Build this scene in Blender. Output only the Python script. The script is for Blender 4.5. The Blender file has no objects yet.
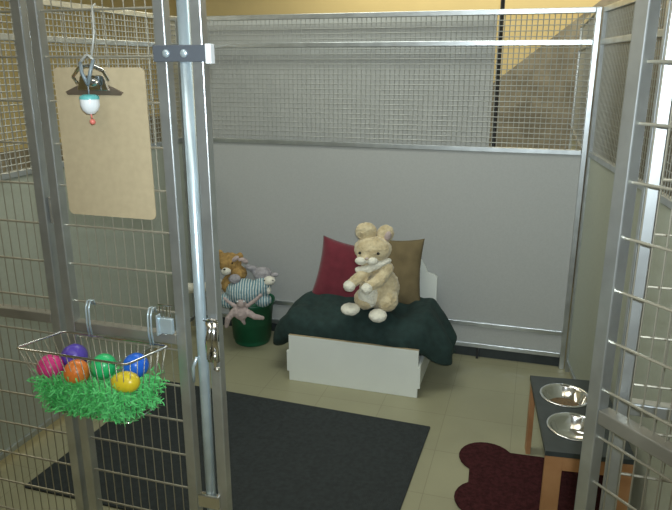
import bpy, math, random
from mathutils import Vector, Matrix, noise
random.seed(7)
col = bpy.context.scene.collection
PI = math.pi
# ------------------------------------------------------------------ camera calibration
TH = math.radians(16.3); YW = math.radians(17); H = 1.573; FP = 650.0
def ray(px, py):
    u = (px-336)/FP; d = (py-255)/FP
    F = math.cos(TH)-d*math.sin(TH); D = math.sin(TH)+d*math.cos(TH)
    return (u*math.cos(YW)-F*math.sin(YW), u*math.sin(YW)+F*math.cos(YW), -D)
def onY(px, py, Y):
    r = ray(px, py); t = Y/r[1]; return Vector((r[0]*t, Y, H+r[2]*t))
def onZ(px, py, z):
    r = ray(px, py); t = (z-H)/r[2]; return Vector((r[0]*t, r[1]*t, z))

# ------------------------------------------------------------------ materials
def mat(name, c, rough=.6, metal=0, var=0.0, scale=8, bump=0.0, bscale=40, c2=None, spec=.5, sheen=0, emit=None):
    m = bpy.data.materials.new(name); m.use_nodes = True
    nt = m.node_tree; b = nt.nodes['Principled BSDF']
    b.inputs['Base Color'].default_value = (*c, 1); b.inputs['Roughness'].default_value = rough
    b.inputs['Metallic'].default_value = metal; b.inputs['Specular IOR Level'].default_value = spec
    if sheen: b.inputs['Sheen Weight'].default_value = sheen
    tc = nt.nodes.new('ShaderNodeTexCoord')
    if var or c2:
        n = nt.nodes.new('ShaderNodeTexNoise'); n.inputs['Scale'].default_value = scale; n.inputs['Detail'].default_value = 5
        nt.links.new(tc.outputs['Object'], n.inputs['Vector'])
        r = nt.nodes.new('ShaderNodeValToRGB'); r.color_ramp.elements[0].position = .35; r.color_ramp.elements[1].position = .65
        a = c2 if c2 else tuple(x*(1-var) for x in c)
        r.color_ramp.elements[0].color = (*a, 1); r.color_ramp.elements[1].color = (*(min(1, x*(1+var)) for x in c), 1)
        nt.links.new(n.outputs['Fac'], r.inputs['Fac']); nt.links.new(r.outputs['Color'], b.inputs['Base Color'])
    if bump:
        n = nt.nodes.new('ShaderNodeTexNoise'); n.inputs['Scale'].default_value = bscale; n.inputs['Detail'].default_value = 3
        nt.links.new(tc.outputs['Object'], n.inputs['Vector'])
        bp = nt.nodes.new('ShaderNodeBump'); bp.inputs['Strength'].default_value = bump; bp.inputs['Distance'].default_value = .01
        nt.links.new(n.outputs['Fac'], bp.inputs['Height']); nt.links.new(bp.outputs['Normal'], b.inputs['Normal'])
    return m
M = {}
M['tube'] = mat('brushed_tube', (.56,.59,.60), .36, .88, .10, 14)
M['tube_floor_tint'] = mat('floor_tinted_tube', (.30,.29,.25), .42, .6, .10, 14)  # darker copy of the tube, dark floor reflection put into the colour
M['zinc'] = mat('zinc', (.55,.66,.72), .28, .6, .08, 20)
M['wire'] = mat('wire', (.38,.36,.29), .38, .6)
M['wirepale'] = mat('pale_wire', (.46,.47,.44), .5, .3)
M['chrome'] = mat('chrome', (.80,.80,.80), .12, 1)
M['panel'] = mat('grey_laminate', (.435,.445,.435), .5, 0, .03, 120)
M['panel_side'] = mat('grey_side', (.42,.45,.38), .55, 0, .03, 60)
M['board'] = mat('grey_board', (.50,.505,.48), .6, 0, .04, 10)
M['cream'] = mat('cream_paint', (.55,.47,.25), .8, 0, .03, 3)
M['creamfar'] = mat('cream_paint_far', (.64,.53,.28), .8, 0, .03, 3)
M['wains'] = mat('brown_grey_paint', (.28,.255,.20), .8, 0, .25, 9)
M['ceil'] = mat('ceiling_tile', (.6,.6,.56), .9, 0, .03, 6)
M['white'] = mat('white_paint', (.80,.83,.78), .45, 0, .02, 5)
M['edge'] = mat('raw_board_edge', (.42,.33,.20), .7)
M['green_cloth'] = mat('dark_green_cloth', (.017,.040,.037), .9, 0, .2, 30, .3, 300)
M['red_cloth'] = mat('red_cloth', (.165,.018,.032), .9, 0, .12, 20, .3, 300, sheen=.3)
M['tan_cloth'] = mat('tan_cloth', (.185,.14,.070), .9, 0, .1, 20, .3, 300)
M['plush_tan'] = mat('tan_plush', (.74,.63,.41), 1, 0, 0, 28, .9, 60, c2=(.54,.43,.25), sheen=.4)
M['plush_cream'] = mat('cream_plush', (.85,.82,.70), 1, 0, .08, 40, .8, 70, sheen=.4)
M['plush_brown'] = mat('brown_plush', (.42,.26,.09), 1, 0, .25, 40, .8, 70)
M['plush_pink'] = mat('pink_plush', (.52,.42,.40), 1, 0, .15, 40, .6, 70)
M['plush_grey'] = mat('grey_plush', (.38,.36,.38), 1, 0, .2, 40, .6, 70)
M['blackbead'] = mat('black_bead', (.01,.01,.01), .2)
M['pot'] = mat('green_plastic', (.008,.12,.055), .4, 0, .1, 6)
M['mat'] = mat('charcoal_mat', (.027,.034,.036), .85, 0, .2, 60, .5, 300)
M['rug'] = mat('maroon_rug', (.062,.017,.019), .95, 0, .3, 60, .8, 200, spec=.15)
M['wood'] = mat('pine_wood', (.50,.26,.12), .5, 0, 0, 9, c2=(.40,.19,.08))
M['slate'] = mat('dark_stand_top', (.035,.045,.048), .45, 0, .15, 20)
M['hard'] = mat('hardboard', (.42,.345,.22), .55, 0, .04, 60)
M['grass'] = mat('paper_grass', (.20,.82,.28), .7, 0, 0, 40, c2=(.10,.60,.16))
M['pink'] = mat('pink_egg', (.80,.06,.28), .3)
M['orange'] = mat('orange_egg', (.80,.22,.04), .3)
M['greenegg'] = mat('green_egg', (.03,.55,.18), .3)
M['blue'] = mat('blue_egg', (.015,.14,.70), .3)
M['yellow'] = mat('yellow_egg', (.80,.62,.03), .3)
M['purple'] = mat('purple_egg', (.12,.08,.50), .3)
M['porc'] = mat('white_ceramic', (.75,.78,.80), .25)
M['teal'] = mat('teal_band', (.12,.45,.45), .4)
M['redbit'] = mat('red_bead', (.65,.18,.14), .4)
M['strap'] = mat('grey_strap', (.22,.27,.30), .5, .3)
M['dark'] = mat('dark_plastic', (.02,.02,.02), .5)
M['kibble'] = mat('brown_kibble', (.16,.10,.045), .8, 0, .4, 90, .8, 120)
M['lamp'] = mat('lamp_diffuser', (1,1,1), .5)
b = M['lamp'].node_tree.nodes['Principled BSDF']; b.inputs['Emission Color'].default_value = (.95,1,1,1); b.inputs['Emission Strength'].default_value = 3
# floor: vinyl tiles
def floor_mat():
    m = mat('vinyl_floor', (.36,.345,.225), .42, 0, .06, 3); nt = m.node_tree; bs = nt.nodes['Principled BSDF']
    tc = [n for n in nt.nodes if n.type == 'TEX_COORD'][0]
    br = nt.nodes.new('ShaderNodeTexBrick'); br.offset = 0; br.inputs['Scale'].default_value = 1
    br.inputs['Brick Width'].default_value = .3048; br.inputs['Row Height'].default_value = .3048
    br.inputs['Mortar Size'].default_value = .0015; br.inputs['Mortar'].default_value = (.74,.74,.74,1)
    br.inputs['Color1'].default_value = (1,1,1,1); br.inputs['Color2'].default_value = (.95,.95,.95,1)
    nt.links.new(tc.outputs['Object'], br.inputs['Vector'])
    mx = nt.nodes.new('ShaderNodeMix'); mx.data_type = 'RGBA'; mx.blend_type = 'MULTIPLY'; mx.inputs['Factor'].default_value = 1
    old = bs.inputs['Base Color'].links[0].from_socket
    nt.links.new(old, mx.inputs['A']); nt.links.new(br.outputs['Color'], mx.inputs['B']); nt.links.new(mx.outputs['Result'], bs.inputs['Base Color'])
    return m
M['floor'] = floor_mat()
def stripe_mat():
    m = mat('blue_striped_plush', (.5,.6,.62), 1, bump=.6, bscale=70); nt = m.node_tree; bs = nt.nodes['Principled BSDF']
    tc = [n for n in nt.nodes if n.type == 'TEX_COORD'][0]
    w = nt.nodes.new('ShaderNodeTexWave'); w.inputs['Scale'].default_value = 22; w.inputs['Distortion'].default_value = 1.5
    r = nt.nodes.new('ShaderNodeValToRGB'); r.color_ramp.elements[0].color = (.60,.66,.64,1); r.color_ramp.elements[1].color = (.13,.27,.33,1)
    r.color_ramp.elements[0].position = .35; r.color_ramp.elements[1].position = .6
    nt.links.new(tc.outputs['Object'], w.inputs['Vector']); nt.links.new(w.outputs['Fac'], r.inputs['Fac']); nt.links.new(r.outputs['Color'], bs.inputs['Base Color'])
    return m
M['stripe'] = stripe_mat()

# ------------------------------------------------------------------ mesh builder
class MB:
    def __init__(s): s.v = []; s.f = []
    def add(s, vs, fs):
        o = len(s.v); s.v += [tuple(v) for v in vs]; s.f += [tuple(i+o for i in f) for f in fs]; return s
    def box(s, x0, x1, y0, y1, z0, z1, R=None, c=None):
        vs = [Vector((x, y, z)) for z in (z0, z1) for y in (y0, y1) for x in (x0, x1)]
        if R is not None: vs = [R @ (v-c)+c for v in vs]
        return s.add(vs, [(0,2,3,1),(4,5,7,6),(0,1,5,4),(2,6,7,3),(0,4,6,2),(1,3,7,5)])
    def tube(s, pts, r, n=8, closed=False, cap=True):
        pts = [Vector(p) for p in pts]; N = len(pts); rings = []
        up = None
        for i, p in enumerate(pts):
            if closed: t = pts[(i+1) % N]-pts[i-1]
            else: t = pts[min(i+1, N-1)]-pts[max(i-1, 0)]
            t.normalize()
            if up is None:
                up = Vector((0,0,1)) if abs(t.z) < .9 else Vector((0,1,0))
            a = t.cross(up)
            if a.length < 1e-4: a = t.cross(Vector((1,0,0)))
            a.normalize(); bb = a.cross(t).normalized(); up = bb
            rr = r[i] if isinstance(r, (list, tuple)) else r
            rings.append([p+a*rr*math.cos(2*PI*k/n)+bb*rr*math.sin(2*PI*k/n) for k in range(n)])
        fs = []
        M_ = N if closed else N-1
        for i in range(M_):
            j = (i+1) % N
            for k in range(n): fs.append((i*n+k, i*n+(k+1) % n, j*n+(k+1) % n, j*n+k))
        if not closed and cap: fs.append(tuple(range(n))[::-1]); fs.append(tuple((N-1)*n+k for k in range(n)))
        return s.add([v for q in rings for v in q], fs)
    def ell(s, c, r, R=None, n=20, m=12, p=1.0):
        c = Vector(c); r = r if isinstance(r, (tuple, list)) else (r, r, r)
        vs = []; fs = []
        for i in range(m+1):
            a = -PI/2+PI*i/m
            for k in range(n):
                t = 2*PI*k/n
                v = Vector((math.cos(a)*math.cos(t)*r[0], math.cos(a)*math.sin(t)*r[1], math.sin(a)*r[2]))
                if R is not None: v = R @ v
                vs.append(c+v)
        for i in range(m):
            for k in range(n): fs.append((i*n+k, i*n+(k+1) % n, (i+1)*n+(k+1) % n, (i+1)*n+k))
        return s.add(vs, fs)
    def lathe(s, prof, c=(0,0,0), n=40):
        c = Vector(c); vs = []; fs = []
        for (r, z) in prof:
            for k in range(n): vs.append(c+Vector((r*math.cos(2*PI*k/n), r*math.sin(2*PI*k/n), z)))
        for i in range(len(prof)-1):
            for k in range(n): fs.append((i*n+k, i*n+(k+1) % n, (i+1)*n+(k+1) % n, (i+1)*n+k))
        return s.add(vs, fs)
    def prism(s, poly, y0, y1):      # polygon in x,z extruded along y
        n = len(poly)
        vs = [(x, y0, z) for x, z in poly]+[(x, y1, z) for x, z in poly]
        fs = [tuple(range(n)), tuple(range(n, 2*n))[::-1]]+[(i, i+n, (i+1) % n+n, (i+1) % n) for i in range(n)]
        return s.add(vs, fs)
    def prismz(s, poly, z0, z1):
        n = len(poly)
        vs = [(x, y, z0) for x, y in poly]+[(x, y, z1) for x, y in poly]
        fs = [tuple(range(n))[::-1], tuple(range(n, 2*n))]+[(i, (i+1) % n, (i+1) % n+n, i+n) for i in range(n)]
        return s.add(vs, fs)
    def build(s, name, m, parent=None, smooth=False, bevel=0, org=None):
        me = bpy.data.meshes.new(name)
        vs = s.v
        if org is not None: vs = [tuple(Vector(v)-Vector(org)) for v in vs]
        me.from_pydata(vs, [], s.f); me.validate(); me.update()
        import bmesh
        bm = bmesh.new(); bm.from_mesh(me); bmesh.ops.remove_doubles(bm, verts=bm.verts, dist=1e-6)
        bmesh.ops.recalc_face_normals(bm, faces=bm.faces); bm.to_mesh(me); bm.free()
        if smooth:
            for p in me.polygons: p.use_smooth = True
        me.materials.append(M[m] if isinstance(m, str) else m)
        o = bpy.data.objects.new(name, me); col.objects.link(o)
        if org is not None: o.location = org
        if parent: o.parent = parent
        if bevel:
            bv = o.modifiers.new('bevel', 'BEVEL'); bv.width = bevel; bv.segments = 2; bv.limit_method = 'ANGLE'
        return o
def tag(o, label=None, cat=None, group=None, kind=None):
    if label: o['label'] = label
    if cat: o['category'] = cat
    if group: o['group'] = group
    if kind: o['kind'] = kind
    return o
def thing(name, label, cat, loc=(0,0,0), rz=0, group=None):
    o = bpy.data.objects.new(name, None); col.objects.link(o); o.location = loc; o.rotation_euler = (0,0,rz); o.empty_display_size = .05
    return tag(o, label, cat, group)
def blob(name, ells, m, parent=None, vox=.006, disp=.006, org=None):
    """one continuous surface grown from overlapping ellipsoids / tapered limbs"""
    mb = MB()
    for e in ells:
        if e[0] == 'e': mb.ell(e[1], e[2], e[3] if len(e) > 3 else None)
        else:   # limb: points, radii
            pts, rs = e[1], e[2]
            for i in range(len(pts)-1):
                a, b_ = Vector(pts[i]), Vector(pts[i+1]); k = max(2, int((b_-a).length/(min(rs[i], rs[i+1])*.35))+1)
                for j in range(k+1):
                    t = j/k; mb.ell(a.lerp(b_, t), rs[i]*(1-t)+rs[i+1]*t, None, 12, 8)
    o = mb.build(name, m, parent, smooth=True, org=org)
    r = o.modifiers.new('remesh', 'REMESH'); r.mode = 'VOXEL'; r.voxel_size = vox; r.use_smooth_shade = True
    sm = o.modifiers.new('smooth', 'SMOOTH'); sm.factor = .5; sm.iterations = 5
    if disp:
        t = bpy.data.textures.new(name+'_fur', 'CLOUDS'); t.noise_scale = .014; t.noise_depth = 2
        d = o.modifiers.new('fur', 'DISPLACE'); d.texture = t; d.strength = disp*1.6; d.mid_level = .5; d.texture_coords = 'LOCAL'
    return o

# ------------------------------------------------------------------ room shell
def struct(name, mb, m):
    o = mb.build(name, m); o['kind'] = 'structure'; return o
struct('floor', MB().box(-3.6,3.4,-2.6,5.1,-.05,0), 'floor')
struct('ceiling', MB().box(-3.6,3.4,-2.6,5.1,2.75,2.8), 'ceil')
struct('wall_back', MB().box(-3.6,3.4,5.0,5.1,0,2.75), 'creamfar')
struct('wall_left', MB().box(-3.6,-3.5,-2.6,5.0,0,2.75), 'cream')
struct('wall_right', MB().box(3.3,3.4,-2.6,5.0,0,2.75), 'wains')
struct('wall_front', MB().box(-3.5,3.3,-2.6,-2.5,0,2.75), 'ceil')
struct('trim_1', MB().box(-3.5,3.3,4.975,5.0,0,1.15), 'wains')
struct('trim_2', MB().box(-3.5,-3.475,-2.5,4.975,0,1.0), 'wains')

# ------------------------------------------------------------------ kennel panels
YB = 3.416; YF = 1.22; XL = -1.95
T = .0127
def frame_parts(root, L, zs_rail, z1=1.83, post_m='tube', posts=(0, 1), z0=.0, top=True, w=.0254, rail_m='tube'):
    if 0 in posts: MB().box(0,w,-w/2,w/2,z0,z1).build('post', post_m, root, bevel=.0025)
    if 1 in posts: MB().box(L-w,L,-w/2,w/2,z0,z1).build('post', post_m, root, bevel=.0025)
    for z in zs_rail:
        MB().box(w,L-w,-w/2,w/2,z-w/2,z+w/2).build('rail', rail_m, root, bevel=.0025)
def grid(root, x0, x1, z0, z1, sx, sz, rx, rz, y=0.0, name='wire_mesh', m='wirepale', zoff=None, nx=4, nz=6, yz=None):
    mb = MB(); yz = y-rx-rz if yz is None else yz
    n = int(round((x1-x0)/sx))
    for i in range(1, n):
        x = x0+(x1-x0)*i/n; mb.tube([(x,y,z0),(x,y,z1)], rx, nx)
    z = zoff if zoff is not None else z0+sz
    while z > z0+.004:
        if z < z1-.004: mb.tube([(x0,yz,z),(x1,yz,z)], rz, nz)
        z = z+sz if zoff is None else z-sz
        if zoff is None and z > z1: break
    return mb.build(name, m, root)
def wall_panel(loc, rz, L, label, solid_m, sgn=1, posts=(0,1), kick=True, mesh_y=0):
    r = thing('kennel_fence', label, 'kennel panel', loc, rz)
    rails = [1.817, 1.675, 1.160]+([.203,.078] if kick else [.06])
    frame_parts(r, L, rails, posts=posts)
    zb = .19 if kick else .07
    MB().box(.02, L-.02, -.003, .003, .21 if kick else .07, 1.15).build('solid_sheet', solid_m, r)
    if kick:
        MB().box(.02, L-.02, -.003, .003, .09, .195).build('kick_plate', solid_m, r)
        for x in (.35, L*.5, L-.46):
            MB().box(x-.006,x+.006,-.012,.012,0,.068).build('foot', 'dark', r)
    n = int(L/.0254)
    grid(r, .0254, L-.0254, 1.17, 1.808, .0254, .0254, .0024, .0024)
    return r
bp_ = wall_panel((XL, YB, 0), 0, .24-XL, 'long grey kennel back panel with wire mesh top behind the dog bed', 'panel')
MB().box(0,.24-XL,.018,.030,0,.07).build('gap_shade', 'slate', bp_)  # added dark strip, stands in for the shade in the gap under the bottom rail
# left dividing panel, runs towards the camera
wall_panel((XL-.013, YF+.03, 0), PI/2, YB-YF-.06, 'left side kennel panel seen through the clipboard gate, solid below and mesh above', 'panel_side', kick=False)
# right dividing panel: slants slightly outwards
p0 = Vector((.256, YB-.016, 0)); p1 = Vector((.548, YF+.03, 0)); d = p0-p1
wall_panel(p1, math.atan2(d.y, d.x), d.length, 'right side kennel panel beside the feeding stand, mesh above solid grey', 'panel_side', kick=False)
# neighbour's dividing panel beyond the back panel
wall_panel((.225, YB+.03, 0), PI/2, 1.32, 'kennel panel of the next run slanting away behind the top right mesh', 'panel_side', kick=False)
# backing board
o = MB().box(-1.93,-.235,YB+.075,YB+.087,0,1.815).build('backing_board', 'board', bevel=.002)
tag(o, 'flat grey board standing behind the mesh of the back panel', 'board')

pp = [onY(x, y, 4.85) for x, y in ((604,-2),(484,90))]
o = MB().prism([(pp[0].x,pp[0].z),(pp[1].x,pp[1].z),(pp[1].x,0),(pp[0].x+1.4,0),(pp[0].x+1.4,pp[0].z+.35)], 4.84, 4.86).build('sloped_board', 'wains')
tag(o, 'brown grey board with slanted top edge far behind the mesh at right', 'board')
dp = onY(499, 60, YB+.12)
o = MB().tube([(dp.x,dp.y,0),(dp.x,dp.y,2.05)], .011, 12).build('slim_pole', 'dark', smooth=True)
tag(o, 'thin dark pole behind the mesh at the end of the grey backing board', 'pole')
# ------------------------------------------------------------------ front line: fixed left panel
def wire_front(root, x0, x1, ztop, sz, y=0.0, m='wire'):
    grid(root, x0, x1, .08, 1.80, .0254, sz, .0014, .0027, y=y, m=m, zoff=ztop+sz, nx=5, nz=7)
r = thing('kennel_fence', 'front kennel panel left of the clipboard gate with horizontal wire rods', 'kennel panel', (XL,YF,0))
L = -1.069-XL
frame_parts(r, L, [1.817,.98,.05], rail_m='tube_floor_tint')
wire_front(r, .025, L-.025, 1.683, .0932)

# gate with clipboard
def gate(name, label, loc, rz, L, ztop, sz, midz, w=.0254, extra=None):
    r = thing(name, label, 'gate', loc, rz)
    frame_parts(r, L, [1.80, midz, .10], z1=1.81, z0=.09, w=w, rail_m='tube_floor_tint')
    grid(r, w, L-w, .115, 1.79, .0254, sz, .0014, .0027, y=.004, m='wire', zoff=ztop+sz, nx=5, nz=7)
    return r
g1 = gate('kennel_gate', 'closed wire kennel gate holding the clipboard and the Easter basket', (-1.053,YF,0), 0, .3274, 1.683, .0932, .968)
MB().box(.262,.300,-.024,-.0127,.985,1.022).box(.262,.267,-.030,-.012,.98,1.03).build('latch_plate', 'zinc', g1, bevel=.002)
lp = MB()
for k in range(4): lp.tube([(.266+k*.009,-.016,1.018),(.266+k*.009,-.016,1.052)], .0016, 6)
lp.tube([(.262,-.016,1.052),(.298,-.016,1.052)], .002, 6)
lp.build('latch_spring', 'chrome', g1)
for z in (.35, 1.25):
    MB().tube([(-.008,0,z-.03),(-.008,0,z+.03)], .007, 12).build('hinge', 'tube_floor_tint', g1)

# round pole between gate and post
pole = thing('latch_pole', 'round shiny pole between the clipboard gate and the square post', 'pole', (-.690,YF,0))
a = MB(); a.tube([(.004,-.004,1.86),(-.004,-.004,.02)], .0125, 20); a.build('rod', 'zinc', pole, smooth=True)
MB().box(-.028,.028,-.024,-.008,.535,.572).build('clamp', 'chrome', pole, bevel=.004)
MB().tube([(-.022,-.016,.87),(-.018,-.02,.91),(-.008,-.018,.935)], .004, 8).build('catch', 'zinc', pole, smooth=True)
MB().box(-.02,.02,-.02,.02,0,.02).build('foot', 'dark', pole)
# square post D with latch
post = thing('gate_post', 'square steel post at the left edge of the open doorway', 'post', (-.669,YF,0))
MB().box(0,.0254,-.0127,.0127,0,1.86).build('tube', 'tube', post, bevel=.0025)
MB().box(-.004,.03,-.018,.018,0,.006).build('foot_plate', 'tube_floor_tint', post)
la = MB(); la.box(.001,.026,-.024,-.012,.93,1.03); la.tube([(.006,-.028,.94),(.010,-.03,.985),(.016,-.028,1.03)], [.005,.009,.006], 10)
la.tube([(.020,-.026,.915),(.022,-.028,.96)], .005, 10)
la.ell((.024,-.024,.915), .006)
la.build('latch', 'chrome', post, smooth=True)
MB().tube([(-.004,-.022,1.03),(.02,-.026,1.036),(.03,-.02,1.028)], .003, 8).build('latch_ring', 'chrome', post, smooth=True)
# bracket
br = thing('clamp_bracket', 'flat grey bracket with two bolts joining gate, pole and post', 'bracket', (-.752,YF-.0155,1.595))
MB().box(0,.118,-.004,.0015,-.016,.016).build('plate', mat('bracket_paint', (.15,.17,.20), .5, .6), br, bevel=.001)
for x in (.030,.070): MB().ell((x,-.005,0), (.008,.004,.008)).build('bolt', 'zinc', br, smooth=True)
MB().box(.118,.131,-.008,.010,-.020,.018).build('end_clip', 'porc', br, bevel=.002)

# open gate, swung out to the right
g2 = gate('kennel_gate', 'open wire kennel gate swung outwards on the right, mid rail slanting down', (.140,YF-.025,0), -math.radians(46), .74, 1.578, .0967, .948, w=.028)
# fixed right front panel
r = thing('kennel_fence', 'front kennel panel behind the open gate on the right edge', 'kennel panel', (.183,YF,0))
L = .52-.183
frame_parts(r, L, [1.817,.95,.05])
grid(r, .0254, L-.0254, .08, 1.80, .0254, .0965, .0014, .0030, y=0, m='wire', zoff=1.578+.0965, nx=5, nz=7)

# ------------------------------------------------------------------ clipboard
cb = thing('clipboard', 'brown hardboard clipboard hung on the wire gate', 'clipboard', (-.885,YF-.0185,1.25), 0)
def rrect(x0, x1, z0, z1, r, n=5):
    pts = []
    for (cx, cz, a0) in ((x1-r,z1-r,0),(x0+r,z1-r,90),(x0+r,z0+r,180),(x1-r,z0+r,270)):
        for i in range(n+1):
            a = math.radians(a0+90*i/n); pts.append((cx+r*math.cos(a), cz+r*math.sin(a)))
    return pts
MB().prism(rrect(-.112,.110,0,.318,.012), -.0016, .0016).build('board', 'hard', cb)
MB().prism([(-.078,.262),(.052,.262),(.058,.268),(.040,.276),(.02,.284),(-.045,.284),(-.065,.276),(-.084,.268)], -.006, -.0018).build('clip_base', mat('worn_steel', (.20,.16,.12), .4, .6), cb, bevel=.001)
cl = MB(); cl.tube([(-.050,-.006,.285),(-.052,-.016,.30),(-.03,-.022,.318),(.0,-.022,.322),(.025,-.020,.312),(.03,-.010,.292)], .004, 8)
cl.prism([(-.045,.272),(.03,.272),(.02,.302),(-.035,.302)], -.016, -.008)
cl.build('clip_lever', 'chrome', cb, bevel=.002)
MB().ell((-.008,-.014,.288), (.018,.008,.010)).build('clip_spring', 'chrome', cb, smooth=True)
# ornament hanging in front of the clipboard
oy = YF-.055
pO = onY(90,104,oy)
orn = thing('hanging_ornament', 'small white bell ornament dangling in front of the clipboard', 'ornament', pO)
MB().lathe([(.0005,-.021),(.008,-.020),(.016,-.012),(.0195,-.002),(.0195,.010),(.0185,.014),(.0005,.014)], n=28).build('bell', 'porc', orn, smooth=True)
MB().lathe([(.0005,.0195),(.012,.019),(.0185,.016),(.0200,.0115),(.0196,.0095)], n=28).build('cap', 'teal', orn, smooth=True)
MB().tube([(0,0,-.018),(.001,0,-.030)], .0018, 6).ell((.002,0,-.036), (.006,.006,.006)).build('clapper', 'redbit', orn, smooth=True)
top = onY(95,4,YF-.012)-pO
MB().tube([(0,0,.018),(0,0,.040)], .0014, 6).tube([(-.018,.006,.082),(-.012,0,.062),(0,0,.038)], .0038, 8).tube([(.014,.006,.088),(.008,0,.062),(0,0,.038)], .0038, 8).build('strap', 'strap', orn, smooth=True)
MB().tube([(-.018,.006,.082),(-.004,.012,.098),(.014,.006,.088)], .003, 8).tube([(.008,.010,.094),(.012,.02,.14),(.006,.03,.19),Vector((top.x,top.y,top.z))], .0022, 8).build('cord', 'wirepale', orn, smooth=True)

# ------------------------------------------------------------------ basket of eggs
zr = .957
bk = thing('wire_basket', 'silver wire basket hooked on the gate, full of green grass and plastic eggs', 'basket', (-.93,1.135,.83))
def W(x, y, z): return Vector((x+.93, y-1.135, z-.83))
rim = [W(-1.092,1.083,zr), W(-.800,1.083,zr), W(-.765,1.196,zr), W(-1.052,1.196,zr)]
bot = [W(-1.030,1.098,.802), W(-.822,1.098,.802), W(-.800,1.188,.802), W(-1.010,1.188,.802)]
def rounded(poly, r=.012):
    out = []
    n = len(poly)
    for i in range(n):
        p = poly[i]; a = (poly[i-1]-p).normalized(); b_ = (poly[(i+1) % n]-p).normalized()
        for t in (0,.33,.66,1):
            q = p+a*r*(1-t)**2+b_*r*t**2; out.append(q)
    return out
MB().tube(rounded(rim), .0026, 8, closed=True).build('rim', 'chrome', bk, smooth=True)
MB().tube(rounded(bot), .002, 8, closed=True).build('base_ring', 'chrome', bk, smooth=True)
w = MB()
for i in range(4):
    a0, a1, b0, b1 = rim[i], rim[(i+1) % 4], bot[i], bot[(i+1) % 4]; n = 16 if i % 2 == 0 else 6
    for k in range(n):
        t = (k+.5)/n; w.tube([a0.lerp(a1, t), b0.lerp(b1, t)], .0011, 5)
for k in range(9):
    t = (k+.5)/9; w.tube([bot[0].lerp(bot[1], t), bot[3].lerp(bot[2], t)], .0011, 5)
mid = [rim[i].lerp(bot[i], .5) for i in range(4)]
w.build('wire_cage', 'wire', bk, smooth=True)
for px in (92, 152):
    q = onY(px, 345 if px < 100 else 343, 1.196); q.z = zr; q = W(*q)
    ht = W(0,YF-.012,1.03); hk = MB()
    for s in (-.004,.004):
        hk.tube([(q.x+s,q.y,q.z-.004),(q.x+s,q.y-.004,q.z+.03),(q.x+s,q.y-.002,ht.z-.004),(q.x+s,q.y+.006,ht.z+.011),(q.x+s,q.y+.018,ht.z+.010),(q.x+s,q.y+.022,ht.z-.004)], .0023, 8)
    hk.build('hook', 'zinc', bk, smooth=True)
# grass
gm = MB(); rnd = random.Random(3)
for i in range(5500):
    lay = rnd.random(); z = .804+.082*lay**.8
    t = (z-.802)/(zr-.802)
    u, v = rnd.uniform(.03,.97), rnd.random()
    if rnd.random() < .5:
        e = rnd.choice([0,0,0,1,2]); 
        if e == 0: v = rnd.uniform(-.02,.06)
        elif e == 1: u = rnd.uniform(.93,.98)
        else: u = rnd.uniform(.03,.07)
    A = bot[0].lerp(rim[0], t).lerp(bot[1].lerp(rim[1], t), u); B = bot[3].lerp(rim[3], t).lerp(bot[2].lerp(rim[2], t), u)
    p = A.lerp(B, v); p.z = z-.83
    dirv = Vector((rnd.uniform(-1,1), rnd.uniform(-1,1)*.5, rnd.uniform(-.7,.7))).normalized()
    pts = [p]; 
    for k in range(3):
        dirv = (dirv+Vector((rnd.uniform(-1,1), rnd.uniform(-.6,.6), rnd.uniform(-.8,.8)))*.7).normalized()
        q = pts[-1]+dirv*.009
        q.z = max(q.z, -.027); pts.append(q)
    wv = Vector((rnd.uniform(-1,1), rnd.uniform(-1,1), rnd.uniform(-1,1))).normalized()*.0014
    vs = []
    for q in pts: vs += [q-wv, q+wv]
    gm.add(vs, [(0,1,3,2),(2,3,5,4),(4,5,7,6)])
go = gm.build('easter_grass', 'grass'); go.location = (-.93,1.135,.83)
tag(go, 'shredded green paper grass filling the wire basket', 'grass', kind='stuff')
def egg(px, py, Y, r, long, ang, m, label):
    p = onY(px, py, Y)
    mb = MB(); n = 28; prof = []
    for i in range(17):
        a = PI*i/16; rr = math.sin(a)*r*(1-.12*math.cos(a)); z = -math.cos(a)*r*long
        if i == 8: rr *= 1.025
        prof.append((max(rr,.0002), z))
    e = mb.lathe(prof, n=n).build('plastic_egg', m, smooth=True)
    e.location = p; e.rotation_euler = (math.radians(20), math.radians(ang), YW)
    tag(e, label, 'egg', 'plastic eggs in the wire basket')
egg(50,367,1.123,.029,1.08,70,'pink','pink plastic egg at the left end of the basket')
egg(77,373,1.112,.028,1.15,10,'orange','orange plastic egg in the basket beside the pink one')
egg(74,356,1.170,.029,1.1,85,'purple','purple plastic egg behind the orange and pink ones')
egg(103,367,1.140,.028,1.2,40,'greenegg','bright green plastic egg in the middle of the basket')
egg(135,366,1.152,.028,1.15,50,'blue','blue plastic egg at the right end of the basket')
egg(125,382,1.108,.024,1.5,82,'yellow','yellow plastic egg lying below the blue and green ones')

# ------------------------------------------------------------------ floor mat
c = [Vector((-1.79,1.715)), Vector((-.375,1.715)), Vector((-.352,2.61)), Vector((-1.755,2.655))]
mt = MB().prismz([tuple(v) for v in c], 0, .008)
o = mt.build('floor_mat', 'mat', bevel=.003); tag(o, 'large flat charcoal rubber mat on the kennel floor', 'mat')
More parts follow.
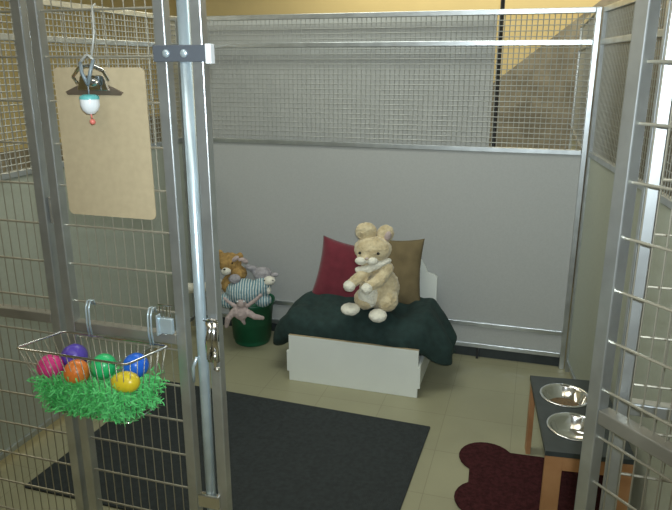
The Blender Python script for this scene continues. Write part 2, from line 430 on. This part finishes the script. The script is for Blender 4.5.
# ------------------------------------------------------------------ dog bed
bd = thing('dog_bed', 'small white wooden dog bed frame with plain front board and shaped headboard', 'dog bed', (-.794,2.87,0))
w2 = .335
fb = [(-w2,.0),(w2,.0),(w2,.05),(w2+.012,.05),(w2+.012,.165),(w2,.165),(w2,.252),(-w2,.252),(-w2,.165),(-w2-.012,.165),(-w2-.012,.05),(-w2,.05)]
fbo = MB().prism(fb, -.008, .008).build('front_board', 'white', bd, bevel=.0015)
MB().box(-w2+.001,w2-.001,-.0075,.0075,.2522,.2528).build('top_edge', 'edge', fbo)
for s, nm in ((-1,'side_rail'),(1,'side_rail')):
    MB().box(s*w2-.008*(s > 0)-(.0 if s > 0 else 0),s*w2+.008*(s < 0)+(.008 if s > 0 else 0),.009,.47,.05,.165).build(nm, 'white', bd, bevel=.0015)
MB().box(-w2+.01,w2-.01,.009,.47,.06,.075).build('base_board', 'white', bd)
hb = []
hw = w2
prof = [(-hw,0),(hw,0),(hw,.475),(hw-.018,.487),(hw-.045,.492)]
for i in range(9):
    t = i/8; prof.append((hw-.055-.055*t, .50+.075*math.sin(t*PI/2)))
for i in range(17):
    t = i/16; x = (hw-.11)*(1-2*t); prof.append((x, .575+.03*math.cos(x/(hw-.11)*PI/2)))
for i in range(9):
    t = 1-i/8; prof.append((-(hw-.055-.055*t), .50+.075*math.sin(t*PI/2)))
prof += [(-hw+.045,.492),(-hw+.018,.487),(-hw,.475)]
HBO = (.035,.0)
MB().prism([(x+.008, z) for x, z in prof], .472, .488).build('headboard', 'white', bd, bevel=.0015)

# cushion: a floppy sack of cloth draped over the frame
def cushion():
    N, K = 120, 56; vs = []; fs = []
    for i in range(N+1):
        u = -1+2*i/N
        for k in range(K):
            a = 2*PI*k/K
            e = max(0., 1-abs(u)**6)**(1/2.2)
            cy = math.copysign(abs(math.cos(a))**.6, math.cos(a)); sz = math.copysign(abs(math.sin(a))**.7, math.sin(a))
            x = u*.462; y = cy*.235*(.25+.75*e) if e > 0 else 0; z = sz*(.088+.02*(1-abs(u)))*e
            z += .030*max(0., math.sin(a))*math.exp(-((abs(u)-.72)/.2)**2)*(.4+.6*(cy > -.2))
            drop = .125*max(0, abs(u)-.72)**1.25/.28**1.25
            xx = x+(.02 if u > 0 else 0)*abs(u)
            n1 = noise.noise(Vector((x*6+3, y*8, 2.1+sz*.4)))*.030+noise.noise(Vector((x*16, y*7+x*8, 5+sz)))*.016
            n1 += (.5-abs(noise.noise(Vector((x*9+y*5, y*4-x*3, 9)))))*.018
            fold = math.sin(y*34+x*12)*.020*abs(u)**3
            cen = .255-drop
            zz = cen+z+(n1+fold*.5)*(1 if sz > -.2 else .3)
            vs.append((xx+fold*math.copysign(1,u), y+n1*.5, zz))
    for i in range(N):
        for k in range(K): fs.append((i*K+k, i*K+(k+1) % K, (i+1)*K+(k+1) % K, (i+1)*K+k))
    fs.append(tuple(range(K))); fs.append(tuple(N*K+k for k in range(K))[::-1])
    o = MB().add(vs, fs).build('bed_cushion', 'green_cloth', smooth=True)
    o.location = (-.80,3.113,.01)
    s = o.modifiers.new('sub', 'SUBSURF'); s.levels = 1; s.render_levels = 1
    return tag(o, 'large dark green cushion draped over the white dog bed', 'cushion')
cushion()
# pillows
def pillow(name, loc, rot, sx, sz, th, m, label):
    N = 36; vs = []; fs = []
    for side in (1, -1):
        for i in range(N+1):
            for j in range(N+1):
                u = -1+2*i/N; v = -1+2*j/N
                t = ((1-abs(u)**3)*(1-abs(v)**3))**.55*th
                pu = 1-.10*(1-v*v)*abs(u)**2*1.0; pv = 1-.10*(1-u*u)*abs(v)**2
                x = u*sx*pu; z = v*sz*pv
                wr = noise.noise(Vector((u*2.5+sx*40, side, v*2.5)))*.008*(1-max(abs(u), abs(v))**4)
                vs.append((x, -side*(t+wr if t > 0 else 0), z))
        o_ = (0 if side == 1 else (N+1)**2)
        for i in range(N):
            for j in range(N): fs.append((o_+i*(N+1)+j, o_+(i+1)*(N+1)+j, o_+(i+1)*(N+1)+j+1, o_+i*(N+1)+j+1))
    o = MB().add(vs, fs).build(name, m, smooth=True)
    o.location = loc; o.rotation_euler = rot
    return tag(o, label, 'pillow')
pillow('throw_pillow', (-.936,3.215,.492), (math.radians(-14), math.radians(12), math.radians(12)), .155,.175,.055,'red_cloth','dark red throw pillow leaning on the headboard left of the toy rabbit')
pillow('throw_pillow', (-.672,3.225,.520), (math.radians(-14), math.radians(0), math.radians(6)), .160,.185,.05,'tan_cloth','tan brown throw pillow leaning behind the toy rabbit on its right')

# ------------------------------------------------------------------ plush rabbit
def plush_root(name, label, px, py, Y, s, cat='stuffed toy', group=None):
    r = thing(name, label, cat, onY(px, py, Y), YW, group)
    def q(x, y, d=0): return Vector(((x-px)/s, d, (py-y)/s))
    return r, q
rb, q = plush_root('stuffed_rabbit', 'cream and tan stuffed toy rabbit sitting up on the green cushion', 377,316,3.0,188)
rb.location = onY(377,310,3.0); rb.scale = (1.03,1,.91)
ear = Matrix.Rotation(math.radians(-8), 3, 'Y')
blob('body', [('e', q(379,292,.01), (.098,.095,.118)), ('e', q(377,272,0), (.074,.07,.075)), ('e', q(372,249,-.015), (.090,.080,.074)),
  ('e', q(366,255,-.055), (.045,.045,.036)), ('l', [q(370,266,-.03), q(361,273,-.09), q(353,279,-.11)], [.036,.031,.026]),
  ('l', [q(384,268,-.04), q(377,277,-.10), q(368,281,-.13)], [.038,.033,.027]),
  ('e', q(385,300,-.06), (.055,.075,.062)), ('e', q(366,301,-.03), (.055,.08,.055))], 'plush_tan', rb, vox=.006, disp=.007)
for (x, y, d, rx, rz, nm) in ((351,281,-.12,.029,.030,'paw'),(366,282,-.145,.027,.029,'paw'),(352,307,-.10,.047,.029,'foot'),(376,310,-.15,.044,.031,'foot')):
    blob(nm, [('e', q(x,y,d), (rx,.04 if nm == 'paw' else .055,rz))], 'plush_cream', rb, vox=.005, disp=.004)
blob('belly', [('e', q(368,295,-.068), (.050,.042,.072))], 'plush_cream', rb, vox=.005, disp=.005)
blob('neck_ruff', [('l', [q(359,267,-.075), q(367,266,-.082), q(377,262,-.075), q(386,259,-.045)], [.018,.021,.019,.014])], 'plush_cream', rb, vox=.004, disp=.005)
blob('ear', [('e', q(366,231,-.01), (.052,.030,.052), ear)], 'plush_tan', rb, vox=.005, disp=.005)
e2 = blob('ear', [('e', q(383,234,.0), (.043,.028,.050), Matrix.Rotation(math.radians(14),3,'Y'))], 'plush_tan', rb, vox=.005, disp=.005)
blob('inner_ear', [('e', q(385,235,-.022), (.018,.014,.028), Matrix.Rotation(math.radians(14),3,'Y'))], 'plush_pink', e2, vox=.004, disp=.002)
blob('muzzle', [('e', q(361,257,-.085), (.028,.024,.022)), ('e', q(371,257,-.085), (.028,.024,.022))], 'plush_cream', rb, vox=.004, disp=.003)
for x in (360,376): MB().ell(q(x,249,-.085 if x < 370 else -.096), .0075).build('eye', 'blackbead', rb, smooth=True)
MB().ell(q(366,253.5,-.104), (.009,.006,.006)).build('nose', 'plush_pink', rb, smooth=True)

# ------------------------------------------------------------------ pot with plush toys
PX, PY = -1.520, 3.272
pot = thing('plastic_pot', 'round dark green plastic tub on the floor holding stuffed toys', 'pot', (PX,PY,0))
MB().lathe([(.0005,0),(.100,0),(.104,.006),(.131,.240),(.138,.243),(.140,.262),(.135,.264),(.126,.258),(.112,.03),(.0005,.026)], n=56).build('tub', 'pot', pot, smooth=True)
S = 168
tb, q = plush_root('teddy_bear', 'small golden brown teddy bear at the top of the green tub', 233,290,3.20,S)
blob('body', [('e', q(231,262), (.068,.06,.056)), ('e', q(240,272,-.02), (.045,.045,.045)), ('e', q(232,284,.0), (.06,.055,.06)), ('e', q(222,253,0), (.022,.015,.022)), ('e', q(241,256,.0), (.022,.015,.022))], 'plush_brown', tb, disp=.006)
blob('muzzle', [('e', q(229,268,-.055), (.028,.022,.022))], 'plush_cream', tb, vox=.004, disp=.003)
MB().ell(q(228,265,-.078), (.007,.005,.005)).build('nose', 'blackbead', tb, smooth=True)
for x in (223,235): MB().ell(q(x,260,-.056), .005).build('eye', 'blackbead', tb, smooth=True)
bo = MB()
bo.ell(q(246,258,-.045), (.026,.012,.014), Matrix.Rotation(.5,3,'Y')); bo.ell(q(238,256,-.05), (.024,.012,.013), Matrix.Rotation(-.7,3,'Y')); bo.ell(q(242,257,-.05), (.009,.012,.009))
bo.build('bow', 'plush_pink', tb, smooth=True)
st, q = plush_root('stuffed_toy', 'plump pale blue striped stuffed toy in the middle of the green tub', 243,300,3.16,S)
blob('body', [('e', q(245,290,-.02), (.104,.08,.072)), ('e', q(262,286,.0), (.05,.05,.06)), ('e', q(229,299,-.02), (.05,.05,.045)), ('e', q(262,300,.0), (.05,.05,.04))], 'stripe', st, disp=.004)
blob('head', [('e', q(237,277,-.035), (.034,.032,.028))], 'plush_grey', st, vox=.004, disp=.004)
lm, q = plush_root('stuffed_lamb', 'grey stuffed lamb with a cream face leaning out right of the tub', 263,288,3.22,S)
blob('body', [('e', q(263,274,0), (.055,.05,.042)), ('e', q(262,286,0), (.045,.045,.05)), ('l', [q(256,270), q(250,266,-.02)], [.022,.016])], 'plush_grey', lm, disp=.007)
blob('face', [('e', q(270,278,-.045), (.035,.034,.026)), ('e', q(269,287,-.05), (.016,.018,.026))], 'plush_cream', lm, vox=.004, disp=.003)
for x in (266,274): MB().ell(q(x,276,-.078), .004).build('eye', 'blackbead', lm, smooth=True)
MB().ell(q(275,273,-.03), (.022,.014,.012)).build('ear', 'plush_grey', lm, smooth=True)
MB().ell(q(264,272,-.035), (.018,.014,.012)).build('ear', 'plush_grey', lm, smooth=True)
fr, q = plush_root('stuffed_doll', 'small pinkish long-limbed doll hanging over the rim of the tub', 240,318,3.075,S)
blob('body', [('e', q(241,313), (.042,.028,.040)), ('e', q(242,303,-.004), (.026,.024,.024)), ('l', [q(236,310), q(229,318,-.01), q(227,326,0)], [.020,.017,.013]), ('l', [q(247,312), q(254,316,-.01), q(261,318,0)], [.020,.017,.013]),
  ('l', [q(247,306), q(254,301), q(260,296,.01)], [.012,.010,.010]), ('l', [q(236,306), q(230,302), q(226,299,.01)], [.012,.010,.009]), ('l', [q(241,316), q(244,324,.004)], [.02,.008])], 'plush_pink', fr, vox=.004, disp=.003)
for x in (239,245): MB().ell(q(x,300,-.026), .006).build('eye', 'porc', fr, smooth=True)
cr, q = plush_root('stuffed_toy', 'small cream faced stuffed toy peeking out beside the square post', 216,296,3.19,S)
blob('body', [('e', q(220,283), (.030,.03,.030)), ('e', q(217,296), (.035,.035,.05)), ('l', [q(212,286), q(192,288), q(183,286)], [.028,.03,.025])], 'plush_cream', cr, disp=.004)
for x in (217,223): MB().ell(q(x,281,-.03), .004).build('eye', 'blackbead', cr, smooth=True)

# ------------------------------------------------------------------ feeding stand, bowls, rug
sd = thing('feeding_stand', 'wooden raised feeding stand with dark top against the right panel', 'feeder', (.055,2.580,0), math.radians(6))
LX, LY, ZT = .285, .560, .335
holes = [(.118,-.152),(.118,-.385)]
# top plate with two round openings, built as a ring fan per half
tp = MB(); NN = 48
def half(y0, y1, cx, cy, rr):
    corners = [(LX,y0),(LX,y1),(0,y1),(0,y0)]
    import math as m_
    for z, fl in ((ZT,1),(ZT-.018,-1)):
        vin = []; vout = []
        for k in range(NN):
            a = 2*PI*k/NN; dx, dy = math.cos(a), math.sin(a)
            vin.append((cx+rr*dx, cy+rr*dy, z))
            ts = []
            if dx > 1e-6: ts.append((LX-cx)/dx)
            if dx < -1e-6: ts.append((0-cx)/dx)
            if dy > 1e-6: ts.append((y1-cy)/dy)
            if dy < -1e-6: ts.append((y0-cy)/dy)
            t = min(ts); vout.append((cx+t*dx, cy+t*dy, z))
        tp.add(vin+vout, [(k, (k+1) % NN, NN+(k+1) % NN, NN+k) for k in range(NN)])
        for cxn, cyn in ((0,y0),(0,y1),(LX,y0),(LX,y1)):
            # fill corner triangle
            ds = sorted(range(NN), key=lambda k: (vout[k][0]-cxn)**2+(vout[k][1]-cyn)**2)[:2]
            tp.add([vout[ds[0]], vout[ds[1]], (cxn,cyn,z)], [(0,1,2)])
    tp.add([(cx+rr*math.cos(2*PI*k/NN), cy+rr*math.sin(2*PI*k/NN), z) for z in (ZT,ZT-.018) for k in range(NN)], [(k,(k+1)%NN,NN+(k+1)%NN,NN+k) for k in range(NN)])
half(-.268,0,holes[0][0],holes[0][1],.090); half(-LY,-.268,holes[1][0],holes[1][1],.090)
z0, z1 = ZT-.018, ZT
tp.add([(0,0,z0),(LX,0,z0),(LX,-LY,z0),(0,-LY,z0),(0,0,z1),(LX,0,z1),(LX,-LY,z1),(0,-LY,z1)], [(0,1,5,4),(1,2,6,5),(2,3,7,6),(3,0,4,7)])
tp.build('top', 'slate', sd)
for (x, y) in ((0,-.065),(LX-.025,-.065)): MB().box(x+.003,x+.022,y+.005,y+.060,0,ZT-.018).build('leg', 'wood', sd, bevel=.002)
for (x, y) in ((0,-LY),(LX-.045,-LY)): MB().box(x+.003,x+.060 if x == 0 else x+.042,y+.006,y+.026,0,ZT-.018).build('leg', 'wood', sd, bevel=.002)
MB().box(.02,LX-.02,-LY+.008,-LY+.024,ZT-.075,ZT-.019).build('apron', 'wood', sd, bevel=.002)
MB().box(.02,LX-.02,-.028,-.010,ZT-.075,ZT-.019).build('apron', 'wood', sd, bevel=.002)
import math as _m
def bowl(k, label, kib):
    cx, cy = holes[k]
    c_, s_ = math.cos(math.radians(6)), math.sin(math.radians(6))
    loc = (.055+cx*c_-cy*s_, 2.580+cx*s_+cy*c_, ZT-.0555)
    r = thing('food_bowl', label, 'bowl', loc, 0, 'steel bowls in the feeding stand')
    MB().lathe([(.0005,0),(.055,0),(.066,.008),(.082,.050),(.086,.0556),(.096,.0558),(.097,.058),(.094,.0605),(.085,.059),(.080,.052),(.064,.012),(.053,.005),(.0005,.004)], n=48).build('bowl_shell', 'chrome', r, smooth=True)
    if kib:
        MB().lathe([(.0005,.022),(.03,.020),(.058,.016)], n=32).build('kibble', 'kibble', r, smooth=True)
    return r
bowl(0, 'shiny steel bowl in the far opening of the feeding stand', True)
bowl(1, 'shiny steel bowl in the near opening of the feeding stand', False)
# bone shaped rug
def bone():
    # outline in local x (long axis) and y
    pts = []
    hl, hw_, rl = .26, .135, .112
    def arc(cx, cy, r, a0, a1, n=14):
        for i in range(n+1):
            a = math.radians(a0+(a1-a0)*i/n); pts.append((cx+r*math.cos(a), cy+r*math.sin(a)))
    arc(-hl, .140, rl, 30, 235); arc(-hl, -.140, rl, 125, 330)
    arc(hl, -.140, rl, 210, 415); arc(hl, .140, rl, -55, 150)
    mb = MB(); n = len(pts)
    mb.prismz(pts, 0, .012)
    o = mb.build('bone_rug', 'rug', bevel=.006); o.location = (.175,2.31,0); o.rotation_euler = (0,0,math.radians(3))
    return tag(o, 'dark maroon bone-shaped rug partly under the feeding stand', 'rug')
bone()
# ceiling lights (seen only as soft light and reflections)
for (x, y) in ((-1.2,.2),(1.2,.2),(-1.0,-1.6)):
    t = thing('ceiling_light', 'long fluorescent ceiling fixture above the aisle', 'ceiling light', (x,y,2.70), 0, 'fluorescent ceiling fixtures')
    MB().box(-.62,.62,-.16,.16,0,.05).build('housing', 'white', t); MB().box(-.59,.59,-.13,.13,-.012,0).build('diffuser', 'lamp', t)

# ------------------------------------------------------------------ lights
def area(name, loc, rot, sx, sy, e, c):
    l = bpy.data.lights.new(name, 'AREA'); l.shape = 'RECTANGLE'; l.size = sx; l.size_y = sy; l.energy = e; l.color = c
    o = bpy.data.objects.new(name, l); col.objects.link(o); o.location = loc; o.rotation_euler = rot; return o
fl = bpy.data.lights.new('camera_flash', 'SPOT'); fl.energy = 135; fl.color = (.84,.95,1); fl.shadow_soft_size = .018; fl.spot_size = math.radians(88); fl.spot_blend = 1.0
fo = bpy.data.objects.new('camera_flash', fl); col.objects.link(fo); fo.location = (.03,-.02,1.63); fo.rotation_euler = (math.radians(85), 0, YW-math.radians(5))
area('aisle_light', (-.2,.0,2.68), (0,0,0), 2.5, .6, 11, (1,.9,.68))
area('kennel_light', (-.9,2.4,2.68), (0,0,0), 1.4, .6, 19, (.95,1,.90))
area('far_light', (-.2,4.5,2.6), (0,0,0), 3.0, .4, 32, (1,.90,.64))
area('left_light', (-2.9,1.8,2.5), (0,math.radians(-10),0), .5, 2, 14, (1,.94,.72))
wd = bpy.data.worlds.new('world'); bpy.context.scene.world = wd; wd.use_nodes = True
wd.node_tree.nodes['Background'].inputs['Color'].default_value = (.5,.55,.5,1); wd.node_tree.nodes['Background'].inputs['Strength'].default_value = .1

# ------------------------------------------------------------------ camera
cam = bpy.data.cameras.new('camera'); co = bpy.data.objects.new('camera', cam); col.objects.link(co)
cam.sensor_fit = 'HORIZONTAL'; cam.sensor_width = 36; cam.lens = 36*FP/672; cam.clip_start = .02
co.location = (0,0,H); co.rotation_euler = (PI/2-TH, 0, YW)
sc = bpy.context.scene; sc.camera = co
sc.view_settings.view_transform = 'Standard'; sc.view_settings.look = 'None'; sc.view_settings.exposure = 0
